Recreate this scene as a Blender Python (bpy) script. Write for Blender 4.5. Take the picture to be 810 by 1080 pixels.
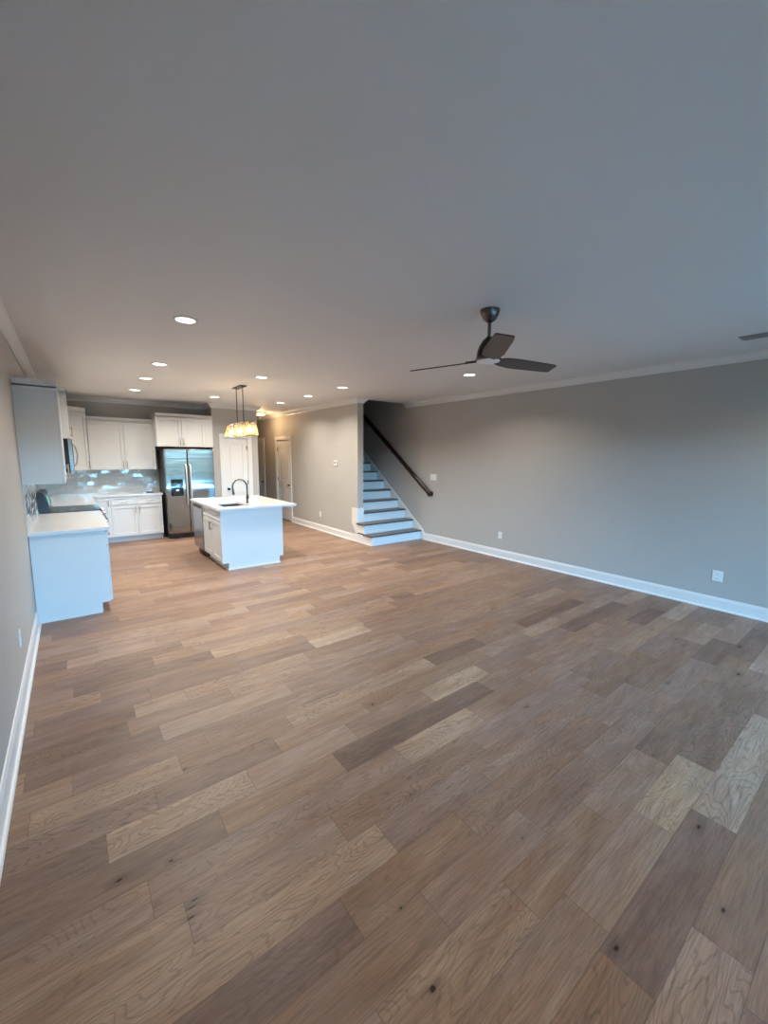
import bpy, bmesh, math, random
from mathutils import Vector, Matrix
random.seed(7)
for o in list(bpy.data.objects): bpy.data.objects.remove(o)
SC = bpy.context.scene
COL = SC.collection
PI = math.pi

# ------------------------------------------------------------------ camera
YAW, PITCH, ROLL, FPX = .6553, -.1353, .0077, 429.04
cy, sy, cp, sp = math.cos(YAW), math.sin(YAW), math.cos(PITCH), math.sin(PITCH)
F = Vector((sy*cp, cy*cp, sp)); R0 = Vector((cy, -sy, 0)); U0 = R0.cross(F)
R = R0*math.cos(ROLL) + U0*math.sin(ROLL); U = U0*math.cos(ROLL) - R0*math.sin(ROLL)
cd = bpy.data.cameras.new('camera'); cam = bpy.data.objects.new('camera', cd); COL.objects.link(cam)
cam.matrix_world = Matrix(((R.x, U.x, -F.x, .37), (R.y, U.y, -F.y, 0), (R.z, U.z, -F.z, 1.6609), (0, 0, 0, 1)))
cd.sensor_fit = 'HORIZONTAL'; cd.sensor_width = 36; cd.lens = FPX/810*36; cd.clip_start = .05
SC.camera = cam

# ------------------------------------------------------------------ world, daylight, exposure
SKY_STRENGTH = 58
CAN_W = 20.0
PENDANT_W = 9.0
HALL_W = 15.0
WARM = (1.0, .935, .83)
w = bpy.data.worlds.new('daylight'); SC.world = w; w.use_nodes = True
nt = w.node_tree; nt.nodes.clear()
wo = nt.nodes.new('ShaderNodeOutputWorld'); bg = nt.nodes.new('ShaderNodeBackground')
tc = nt.nodes.new('ShaderNodeTexCoord'); sx = nt.nodes.new('ShaderNodeSeparateXYZ'); cr = nt.nodes.new('ShaderNodeValToRGB')
mr = nt.nodes.new('ShaderNodeMapRange'); mr.inputs['From Min'].default_value = -.5; mr.inputs['From Max'].default_value = .5
e = cr.color_ramp.elements
e[0].position = 0; e[0].color = (.010, .013, .013, 1)
e[1].position = 1; e[1].color = (.16, .50, .95, 1)
for p_, c_ in ((.46, (.009, .012, .011, 1)), (.49, (.014, .016, .012, 1)), (.52, (.018, .021, .016, 1)), (.545, (.22, .55, .88, 1)), (.60, (.16, .53, 1.0, 1))):
    q = e.new(p_); q.color = c_
nt.links.new(tc.outputs['Generated'], sx.inputs[0]); nt.links.new(sx.outputs['Z'], mr.inputs['Value'])
nt.links.new(mr.outputs[0], cr.inputs[0]); nt.links.new(cr.outputs[0], bg.inputs[0]); nt.links.new(bg.outputs[0], wo.inputs[0])
bg.inputs[1].default_value = SKY_STRENGTH
SC.view_settings.view_transform = 'Standard'; SC.view_settings.look = 'None'
SC.view_settings.exposure = 0.10; SC.view_settings.gamma = 1; SC.view_settings.use_curve_mapping = False
# daylight enters through the openings of the wall behind the camera (portals guide the sky's light)
WINDOWS = [(2.35, 5.45, .06, 2.12)]      # sliding patio door
WINDOWS2 = [(.55, 1.55, .75, 2.12)]      # single window
YB = -1.35
for x0, x1, z0, z1 in WINDOWS + WINDOWS2:
    ld = bpy.data.lights.new('sky_portal', 'AREA'); ld.shape = 'RECTANGLE'; ld.size = x1-x0; ld.size_y = z1-z0
    ld.cycles.is_portal = True
    lo = bpy.data.objects.new('sky_portal', ld); COL.objects.link(lo)
    lo.location = ((x0+x1)/2, YB-.02, (z0+z1)/2); lo.rotation_euler = (PI/2, 0, 0)   # faces +y

# ------------------------------------------------------------------ materials
def srgb(r, g, b):
    f = lambda c: (c/255/12.92) if c/255 <= .04045 else ((c/255+.055)/1.055)**2.4
    return (f(r), f(g), f(b), 1)
MATS = {}
def mat(name, col, rough=.5, metal=0., bump=None, spec=.5, coat=0., emit=None, es=0., var=None, aniso=0.):
    """bump=(scale, strength, distance, stretch(x,y,z)); var=(scale, amount)"""
    m = bpy.data.materials.new(name); m.use_nodes = True; N = m.node_tree; b = N.nodes['Principled BSDF']
    b.inputs['Base Color'].default_value = col; b.inputs['Roughness'].default_value = rough; b.inputs['Metallic'].default_value = metal
    b.inputs['Specular IOR Level'].default_value = spec; b.inputs['Coat Weight'].default_value = coat
    if aniso: b.inputs['Anisotropic'].default_value = aniso
    if emit: b.inputs['Emission Color'].default_value = emit; b.inputs['Emission Strength'].default_value = es
    t = N.nodes.new('ShaderNodeTexCoord')
    if bump:
        mp = N.nodes.new('ShaderNodeMapping'); mp.inputs['Scale'].default_value = bump[3] if len(bump) > 3 else (1, 1, 1)
        nz = N.nodes.new('ShaderNodeTexNoise'); nz.inputs['Scale'].default_value = bump[0]; nz.inputs['Detail'].default_value = 3
        bp = N.nodes.new('ShaderNodeBump'); bp.inputs['Strength'].default_value = bump[1]; bp.inputs['Distance'].default_value = bump[2]
        N.links.new(t.outputs['Object'], mp.inputs[0]); N.links.new(mp.outputs[0], nz.inputs[0])
        N.links.new(nz.outputs[0], bp.inputs['Height']); N.links.new(bp.outputs[0], b.inputs['Normal'])
    if var:
        n2 = N.nodes.new('ShaderNodeTexNoise'); n2.inputs['Scale'].default_value = var[0]; n2.inputs['Detail'].default_value = 4
        rp = N.nodes.new('ShaderNodeValToRGB')
        k = var[1]
        rp.color_ramp.elements[0].position = .3; rp.color_ramp.elements[1].position = .7
        rp.color_ramp.elements[0].color = (col[0]*(1-k), col[1]*(1-k), col[2]*(1-k), 1)
        rp.color_ramp.elements[1].color = (min(1, col[0]*(1+k)), min(1, col[1]*(1+k)), min(1, col[2]*(1+k)), 1)
        N.links.new(t.outputs['Object'], n2.inputs[0]); N.links.new(n2.outputs[0], rp.inputs[0]); N.links.new(rp.outputs[0], b.inputs['Base Color'])
    MATS[name] = m
    return m
WALL = mat('greige_wall_paint', srgb(179, 175, 169), .55, bump=(350, .15, .001), spec=.4, var=(1.3, .012))
CEIL = mat('ceiling_paint', srgb(226, 224, 222), .6, bump=(260, .25, .002), spec=.3)
TRIM = mat('white_trim_paint', srgb(221, 220, 217), .32, bump=(40, .03, .001))
CAB = mat('white_cabinet_paint', srgb(213, 213, 211), .34, bump=(60, .03, .001), var=(3, .01))
QUARTZ = mat('white_quartz', srgb(222, 222, 222), .12, bump=(20, .01, .001), var=(60, .02), coat=.2)
TILE = mat('glossy_subway_tile', srgb(196, 195, 190), .06, bump=(14, .3, .006), var=(8, .03), coat=.6)
GROUT = mat('tile_grout', srgb(215, 213, 208), .8, var=(50, .03))
STEEL = mat('brushed_stainless', srgb(168, 168, 170), .26, 1., bump=(60, .08, .001, (1, 1, .02)), var=(4, .02), aniso=.5)
FRSTEEL = mat('fridge_door_stainless', srgb(172, 172, 172), .10, 1., bump=(2.2, .09, .02, (.35, .35, 3.0)), var=(4, .02))
NICKEL = mat('brushed_nickel', srgb(178, 174, 166), .3, 1., bump=(200, .05, .0005))
SILVER = mat('satin_silver_handle', srgb(222, 221, 218), .42, .75, bump=(120, .03, .0005))
DKMETAL = mat('dark_bronze_metal', srgb(58, 50, 47), .35, .8, bump=(100, .04, .0005))
GUNMETAL = mat('gunmetal', srgb(110, 102, 98), .25, 1., bump=(120, .04, .0005))
BLACKM = mat('matte_black_hardware', srgb(18, 17, 17), .4, .3, bump=(100, .04, .0005))
BLACKG = mat('black_glass', srgb(10, 11, 13), .06, 0, bump=(10, .01, .001), coat=.5)
BLACKP = mat('black_plastic', srgb(20, 20, 22), .35, bump=(150, .06, .0005))
DARKSIDE = mat('dark_grey_appliance_side', srgb(62, 60, 60), .45, .3, bump=(150, .06, .0005))
PLATE = mat('white_plate_plastic', srgb(228, 227, 224), .3, bump=(80, .02, .0005))
SLOT = mat('dark_slot', srgb(30, 30, 30), .6, var=(50, .05))
TREAD = mat('grey_brown_stained_tread', srgb(88, 74, 66), .33, bump=(30, .1, .001, (1, 12, 12)), var=(14, .12))
RAIL = mat('dark_espresso_wood', srgb(48, 27, 22), .22, bump=(40, .06, .001, (10, 1, 1)), var=(12, .15), coat=.3)
BLADE = mat('dark_walnut_blade', srgb(60, 50, 48), .4, bump=(40, .05, .001), var=(9, .15))
FROST = mat('frosted_fan_lens', srgb(248, 247, 244), .4, bump=(90, .02, .0005))
GREEN = mat('green_display_glow', srgb(20, 60, 40), .3, emit=(.1, .8, .45, 1), es=.6, bump=(80, .02, .0005))
LENS = mat('lit_downlight_lens', srgb(255, 250, 240), .4, emit=(1, .93, .80, 1), es=6, bump=(80, .02, .0005))
BULB = mat('lit_filament_bulb', srgb(255, 230, 180), .4, emit=(1, .76, .42, 1), es=5, bump=(80, .02, .0005))
BOWL = mat('lit_hall_glass_bowl', srgb(255, 236, 200), .4, emit=(1, .74, .40, 1), es=3.5, bump=(80, .02, .0005))
STONE = mat('concrete_patio', srgb(128, 122, 112), .8, var=(4, .1), bump=(40, .2, .002))

def shade_glass():
    m = bpy.data.materials.new('hammered_crystal_glass'); m.use_nodes = True; N = m.node_tree; N.nodes.clear()
    out = N.nodes.new('ShaderNodeOutputMaterial'); t = N.nodes.new('ShaderNodeTexCoord')
    vo = N.nodes.new('ShaderNodeTexVoronoi'); vo.inputs['Scale'].default_value = 34; mp = N.nodes.new('ShaderNodeMapping'); mp.inputs['Scale'].default_value = (1, 1, .45)
    bp = N.nodes.new('ShaderNodeBump'); bp.inputs['Strength'].default_value = .9; bp.inputs['Distance'].default_value = .01
    tr = N.nodes.new('ShaderNodeBsdfTransparent'); tl = N.nodes.new('ShaderNodeBsdfTranslucent'); gl = N.nodes.new('ShaderNodeBsdfGlossy')
    gl.inputs['Roughness'].default_value = .15; tl.inputs['Color'].default_value = (.17, .15, .11, 1); tr.inputs['Color'].default_value = (.9, .86, .74, 1)
    m1 = N.nodes.new('ShaderNodeMixShader'); m2 = N.nodes.new('ShaderNodeMixShader'); rp = N.nodes.new('ShaderNodeValToRGB')
    rp.color_ramp.elements[0].color = (.35, .35, .35, 1); rp.color_ramp.elements[1].color = (.8, .8, .8, 1); rp.color_ramp.elements[1].position = .5
    L = N.links.new
    L(t.outputs['Object'], mp.inputs[0]); L(mp.outputs[0], vo.inputs[0]); L(vo.outputs['Distance'], bp.inputs['Height']); L(vo.outputs['Distance'], rp.inputs[0])
    L(bp.outputs[0], tl.inputs['Normal']); L(bp.outputs[0], gl.inputs['Normal'])
    L(rp.outputs[0], m1.inputs[0]); L(tr.outputs[0], m1.inputs[1]); L(tl.outputs[0], m1.inputs[2])
    m2.inputs[0].default_value = .15; L(m1.outputs[0], m2.inputs[1]); L(gl.outputs[0], m2.inputs[2]); L(m2.outputs[0], out.inputs[0])
    return m
SHADE = shade_glass()
def window_glass():
    m = bpy.data.materials.new('window_glass'); m.use_nodes = True; N = m.node_tree; N.nodes.clear()
    out = N.nodes.new('ShaderNodeOutputMaterial'); tr = N.nodes.new('ShaderNodeBsdfTransparent'); gl = N.nodes.new('ShaderNodeBsdfGlossy'); fr = N.nodes.new('ShaderNodeFresnel')
    fr.inputs[0].default_value = 1.45; gl.inputs['Roughness'].default_value = .02; tr.inputs[0].default_value = (.94, .97, .96, 1)
    mx = N.nodes.new('ShaderNodeMixShader'); L = N.links.new
    L(fr.outputs[0], mx.inputs[0]); L(tr.outputs[0], mx.inputs[1]); L(gl.outputs[0], mx.inputs[2]); L(mx.outputs[0], out.inputs[0])
    return m
WGLASS = window_glass()

KNOTS = [(1.152, 0.746, 0.011, 0.008), (1.728, 0.443, 0.011, 0.006), (2.171, 0.255, 0.012, 0.006), (0.399, 1.731, 0.012, 0.006), (0.577, 1.694, 0.008, 0.005), (0.603, 1.455, 0.016, 0.003), (0.618, 1.477, 0.014, 0.003), (0.592, 1.42, 0.012, 0.004), (2.519, 0.423, 0.016, 0.006), (1.871, 2.062, 0.008, 0.006), (1.22, 0.984, 0.004, 0.003), (1.827, 0.876, 0.003, 0.002), (5.002, 0.789, 0.02, 0.009), (4.387, 0.669, 0.02, 0.01)]
def floor_material():
    m = bpy.data.materials.new('hickory_planks'); m.use_nodes = True; N = m.node_tree; L = N.links.new; b = N.nodes['Principled BSDF']
    def n(t, **k):
        x = N.nodes.new(t)
        for a, v in k.items(): setattr(x, a, v)
        return x
    def math_(op, a, bb=None, clamp=False):
        x = n('ShaderNodeMath', operation=op, use_clamp=clamp)
        for i, v in enumerate((a, bb)):
            if v is None: continue
            if isinstance(v, (int, float)): x.inputs[i].default_value = v
            else: L(v, x.inputs[i])
        return x.outputs[0]
    at = n('ShaderNodeAttribute', attribute_name='plank')     # r tone, g hue, b figure
    sep = n('ShaderNodeSeparateColor'); L(at.outputs['Color'], sep.inputs[0])
    uvg = n('ShaderNodeUVMap', uv_map='grain'); uva = n('ShaderNodeUVMap', uv_map='edge_a'); uvb = n('ShaderNodeUVMap', uv_map='edge_b')
    # plank base tone
    rp = n('ShaderNodeValToRGB'); E_ = rp.color_ramp.elements
    E_[0].position = 0; E_[0].color = srgb(106, 82, 70); E_[1].position = 1; E_[1].color = srgb(184, 158, 134)
    for p_, c_ in ((.25, srgb(128, 101, 86)), (.5, srgb(145, 116, 98)), (.75, srgb(164, 136, 115))):
        q = E_.new(p_); q.color = c_
    # soft mottling along the plank
    mp = n('ShaderNodeMapping'); mp.inputs['Scale'].default_value = (1.6, 9, 1); L(uvg.outputs[0], mp.inputs[0])
    no = n('ShaderNodeTexNoise'); no.inputs['Scale'].default_value = 1.6; no.inputs['Detail'].default_value = 5; no.inputs['Distortion'].default_value = .6; L(mp.outputs[0], no.inputs[0])
    tone = math_('ADD', sep.outputs[0], math_('MULTIPLY', math_('SUBTRACT', no.outputs[0], .5), .75), True)
    L(tone, rp.inputs[0])
    # fine grain streaks
    mg = n('ShaderNodeMapping'); mg.inputs['Scale'].default_value = (7, 150, 1); L(uvg.outputs[0], mg.inputs[0])
    ng = n('ShaderNodeTexNoise'); ng.inputs['Scale'].default_value = 1; ng.inputs['Detail'].default_value = 5; ng.inputs['Distortion'].default_value = .8; L(mg.outputs[0], ng.inputs[0])
    gr = n('ShaderNodeMapRange'); gr.inputs['From Min'].default_value = .3; gr.inputs['From Max'].default_value = .62; gr.inputs['To Min'].default_value = .70; gr.inputs['To Max'].default_value = 1.07
    L(ng.outputs[0], gr.inputs['Value'])
    # cathedral figure: contour bands of a stretched noise
    mc = n('ShaderNodeMapping'); mc.inputs['Scale'].default_value = (1.7, 7.5, 1); L(uvg.outputs[0], mc.inputs[0])
    nc = n('ShaderNodeTexNoise'); nc.inputs['Scale'].default_value = 1.0; nc.inputs['Detail'].default_value = 1.6; nc.inputs['Roughness'].default_value = .45; nc.inputs['Distortion'].default_value = .3; L(mc.outputs[0], nc.inputs[0])
    wob = n('ShaderNodeTexNoise'); wob.inputs['Scale'].default_value = 55; wob.inputs['Detail'].default_value = 2; L(uvg.outputs[0], wob.inputs[0])
    ph = math_('ADD', math_('MULTIPLY', nc.outputs[0], 190), math_('MULTIPLY', wob.outputs[0], 3.2))
    si = math_('SINE', ph)
    band = n('ShaderNodeMapRange'); band.inputs['From Min'].default_value = .45; band.inputs['From Max'].default_value = 1.0; band.inputs['To Min'].default_value = 0; band.inputs['To Max'].default_value = 1
    L(si, band.inputs['Value'])
    fig = math_('MULTIPLY', band.outputs[0], math_('MULTIPLY', sep.outputs[2], .36))
    figf = math_('SUBTRACT', 1.0, fig)
    # knots and mineral streaks
    mk = n('ShaderNodeMapping'); mk.inputs['Scale'].default_value = (1.3, 3.1, 1); L(uvg.outputs[0], mk.inputs[0])
    vk = n('ShaderNodeTexVoronoi'); vk.inputs['Scale'].default_value = 1.6; L(mk.outputs[0], vk.inputs[0])
    kn = n('ShaderNodeMapRange'); kn.inputs['From Min'].default_value = .012; kn.inputs['From Max'].default_value = .035; kn.inputs['To Min'].default_value = .22; kn.inputs['To Max'].default_value = 1; L(vk.outputs['Distance'], kn.inputs['Value'])
    kh = n('ShaderNodeMapRange'); kh.inputs['From Min'].default_value = .03; kh.inputs['From Max'].default_value = .14; kh.inputs['To Min'].default_value = .80; kh.inputs['To Max'].default_value = 1; L(vk.outputs['Distance'], kh.inputs['Value'])
    ms = n('ShaderNodeMapping'); ms.inputs['Scale'].default_value = (4.5, 55, 1); L(uvg.outputs[0], ms.inputs[0])
    ns = n('ShaderNodeTexNoise'); ns.inputs['Scale'].default_value = 1; ns.inputs['Detail'].default_value = 2; L(ms.outputs[0], ns.inputs[0])
    st = n('ShaderNodeMapRange'); st.inputs['From Min'].default_value = .70; st.inputs['From Max'].default_value = .80; st.inputs['To Min'].default_value = 1; st.inputs['To Max'].default_value = .55; L(ns.outputs[0], st.inputs['Value'])
    # single knots where the boards have them
    ge = n('ShaderNodeNewGeometry'); kd = None
    for kx, ky, sx_, sy_ in KNOTS:
        v1 = n('ShaderNodeVectorMath', operation='SUBTRACT'); L(ge.outputs['Position'], v1.inputs[0]); v1.inputs[1].default_value = (kx, ky, 0)
        v2 = n('ShaderNodeVectorMath', operation='MULTIPLY'); L(v1.outputs[0], v2.inputs[0]); v2.inputs[1].default_value = (1/sx_, 1/sy_, 0)
        v3 = n('ShaderNodeVectorMath', operation='LENGTH'); L(v2.outputs[0], v3.inputs[0])
        kd = v3.outputs['Value'] if kd is None else math_('MINIMUM', kd, v3.outputs['Value'])
    kd = math_('ADD', kd, math_('MULTIPLY', math_('SUBTRACT', wob.outputs[0], .5), .8))
    k1 = n('ShaderNodeMapRange'); k1.inputs['From Min'].default_value = .7; k1.inputs['From Max'].default_value = 1.25; k1.inputs['To Min'].default_value = .08; k1.inputs['To Max'].default_value = 1; L(kd, k1.inputs['Value'])
    k2 = n('ShaderNodeMapRange'); k2.inputs['From Min'].default_value = .8; k2.inputs['From Max'].default_value = 5; k2.inputs['To Min'].default_value = .72; k2.inputs['To Max'].default_value = 1; L(kd, k2.inputs['Value'])
    kk_ = math_('MULTIPLY', k1.outputs[0], k2.outputs[0])
    # seams
    sa = n('ShaderNodeSeparateXYZ'); sb = n('ShaderNodeSeparateXYZ'); L(uva.outputs[0], sa.inputs[0]); L(uvb.outputs[0], sb.inputs[0])
    mn = math_('MINIMUM', math_('MINIMUM', sa.outputs[0], sa.outputs[1]), math_('MINIMUM', sb.outputs[0], sb.outputs[1]))
    se = n('ShaderNodeMapRange'); se.inputs['From Min'].default_value = .0004; se.inputs['From Max'].default_value = .0022; se.inputs['To Min'].default_value = .62; se.inputs['To Max'].default_value = 1; L(mn, se.inputs['Value'])
    f = math_('MULTIPLY', math_('MULTIPLY', gr.outputs[0], figf), math_('MULTIPLY', math_('MULTIPLY', kn.outputs[0], kh.outputs[0]), math_('MULTIPLY', math_('MULTIPLY', st.outputs[0], kk_), se.outputs[0])))
    # hue drift
    hs = n('ShaderNodeHueSaturation'); L(rp.outputs[0], hs.inputs['Color'])
    L(math_('ADD', .4965, math_('MULTIPLY', sep.outputs[1], .008)), hs.inputs['Hue']); mh = n('ShaderNodeMapping'); mh.inputs['Scale'].default_value = (2.2, 6, 1); mh.inputs['Location'].default_value = (7, 3, 0); L(uvg.outputs[0], mh.inputs[0])
    nh = n('ShaderNodeTexNoise'); nh.inputs['Scale'].default_value = 1.3; nh.inputs['Detail'].default_value = 4; L(mh.outputs[0], nh.inputs[0])
    L(math_('ADD', math_('ADD', .62, math_('MULTIPLY', nh.outputs[0], .58)), math_('MULTIPLY', sep.outputs[1], .18)), hs.inputs['Saturation'])
    vm = n('ShaderNodeVectorMath', operation='SCALE'); L(hs.outputs[0], vm.inputs[0]); L(f, vm.inputs['Scale'])
    L(vm.outputs[0], b.inputs['Base Color'])
    b.inputs['Specular IOR Level'].default_value = .42
    rr = n('ShaderNodeMapRange'); rr.inputs['To Min'].default_value = .36; rr.inputs['To Max'].default_value = .52; L(ng.outputs[0], rr.inputs['Value']); L(rr.outputs[0], b.inputs['Roughness'])
    hb = math_('ADD', math_('MULTIPLY', f, .5), math_('MULTIPLY', se.outputs[0], 1.2))
    bp = n('ShaderNodeBump'); bp.inputs['Strength'].default_value = .28; bp.inputs['Distance'].default_value = .0015; L(hb, bp.inputs['Height']); L(bp.outputs[0], b.inputs['Normal'])
    return m
FLOOR = floor_material()

# ------------------------------------------------------------------ builders
class B:
    def __init__(s): s.bm = bmesh.new()
    def box(s, x0, x1, y0, y1, z0, z1, bev=0.):
        x0, x1 = sorted((x0, x1)); y0, y1 = sorted((y0, y1)); z0, z1 = sorted((z0, z1))
        v = [s.bm.verts.new(p) for p in ((x0, y0, z0), (x1, y0, z0), (x1, y1, z0), (x0, y1, z0), (x0, y0, z1), (x1, y0, z1), (x1, y1, z1), (x0, y1, z1))]
        fs = [s.bm.faces.new([v[i] for i in q]) for q in ((3, 2, 1, 0), (4, 5, 6, 7), (0, 1, 5, 4), (1, 2, 6, 5), (2, 3, 7, 6), (3, 0, 4, 7))]
        if bev:
            ed = list({e_ for f_ in fs for e_ in f_.edges})
            bmesh.ops.bevel(s.bm, geom=ed, offset=bev, segments=1 if bev < .003 else 2, affect='EDGES', profile=.5)
        return s
    def rings(s, rings, cap0=True, cap1=True):
        rv = [[s.bm.verts.new(p) for p in r] for r in rings]
        n = len(rv[0])
        for a, b_ in zip(rv, rv[1:]):
            for i in range(n):
                s.bm.faces.new((a[i], a[(i+1) % n], b_[(i+1) % n], b_[i]))
        if cap0: s.bm.faces.new(rv[0][::-1])
        if cap1: s.bm.faces.new(rv[-1])
        return s
    def lathe(s, prof, c=(0, 0, 0), seg=32, axis='z', cap0=True, cap1=True):
        rs = []
        for r, h in prof:
            ring = []
            for i in range(seg):
                a = 2*PI*i/seg
                p = (r*math.cos(a), r*math.sin(a), h)
                if axis == 'y': p = (p[0], p[2], -p[1])
                if axis == 'x': p = (p[2], p[0], p[1])
                ring.append((c[0]+p[0], c[1]+p[1], c[2]+p[2]))
            rs.append(ring)
        return s.rings(rs, cap0, cap1)
    def tube(s, pts, r, seg=12):
        pts = [Vector(p) for p in pts]; rs = []
        up = None
        for i, p in enumerate(pts):
            d = (pts[min(i+1, len(pts)-1)]-pts[max(i-1, 0)]).normalized()
            if up is None:
                up = Vector((0, 0, 1)) if abs(d.z) < .9 else Vector((1, 0, 0))
            a = d.cross(up).normalized(); b_ = a.cross(d).normalized(); up = b_
            rad = r[i] if isinstance(r, (list, tuple)) else r
            rs.append([p + a*(rad*math.cos(2*PI*k/seg)) + b_*(rad*math.sin(2*PI*k/seg)) for k in range(seg)])
        return s.rings(rs)
    def prism(s, poly, axis, a0, a1):
        """poly: 2-D outline; axis 'x': (y,z), 'y': (x,z), 'z': (x,y)"""
        f = {'x': lambda p, a: (a, p[0], p[1]), 'y': lambda p, a: (p[0], a, p[1]), 'z': lambda p, a: (p[0], p[1], a)}[axis]
        return s.rings([[f(p, a0) for p in poly], [f(p, a1) for p in poly]])
    def sweep(s, path, prof):
        """sweep a (out, z) profile along a plan path, mitred; 'out' is to the right of travel"""
        P = [Vector(p) for p in path]; rs = []
        for i, p in enumerate(P):
            ds = []
            if i > 0: ds.append((P[i]-P[i-1]).normalized())
            if i < len(P)-1: ds.append((P[i+1]-P[i]).normalized())
            ns = [Vector((d.y, -d.x)) for d in ds]
            m = ns[0] if len(ns) == 1 else (ns[0]+ns[1])/(1+ns[0].dot(ns[1]))
            rs.append([(p.x+m.x*o_, p.y+m.y*o_, z) for o_, z in prof])
        return s.rings(rs)
    def panel(s, x0, x1, z0, z1, y=0., th=.02, rail=.06, rec=.009):
        """shaker front facing -y: flat centre with raised frame; front plane at y-th"""
        s.box(x0+.01, x1-.01, y-th+rec, y, z0+.01, z1-.01)
        s.box(x0, x0+rail, y-th, y, z0, z1, .0015); s.box(x1-rail, x1, y-th, y, z0, z1, .0015)
        s.box(x0+rail, x1-rail, y-th, y, z0, z0+rail, .0015); s.box(x0+rail, x1-rail, y-th, y, z1-rail, z1, .0015)
        return s
    def build(s, name, m, parent=None, smooth=False):
        bmesh.ops.recalc_face_normals(s.bm, faces=s.bm.faces)
        me = bpy.data.meshes.new(name); s.bm.to_mesh(me); s.bm.free(); me.materials.append(m)
        if smooth:
            for p in me.polygons: p.use_smooth = True
            me.set_sharp_from_angle(angle=math.radians(38))
        o = bpy.data.objects.new(name, me); COL.objects.link(o)
        if parent: o.parent = parent
        return o
def tag(o, label=None, cat=None, group=None, kind=None):
    if label: o['label'] = label
    if cat: o['category'] = cat
    if group: o['group'] = group
    if kind: o['kind'] = kind
    return o
def thing(name, label, cat, loc=(0, 0, 0), rz=0., group=None, kind=None):
    o = bpy.data.objects.new(name, None); o.empty_display_size = .1; COL.objects.link(o)
    o.location = loc; o.rotation_euler = (0, 0, rz)
    return tag(o, label, cat, group, kind)
def struct(name, b, m, label=None, smooth=False):
    o = b.build(name, m, None, smooth); o['kind'] = 'structure'
    if label: o['label'] = label
    return o
def dup(root, loc, label=None):
    def rec(o, par):
        c = o.copy(); COL.objects.link(c); c.parent = par
        for ch in list(o.children): rec(ch, c)
        return c
    r = rec(root, None); r.location = loc
    if label: r['label'] = label
    return r

# ------------------------------------------------------------------ room dimensions
H = 2.74; W = 5.97; YK = 9.70; YP = 9.2; XP0 = 2.82; XP1 = 3.80; XH = 4.743; XH2 = 4.875; YW = 6.53; YE = 13.0
T = .14
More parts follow.
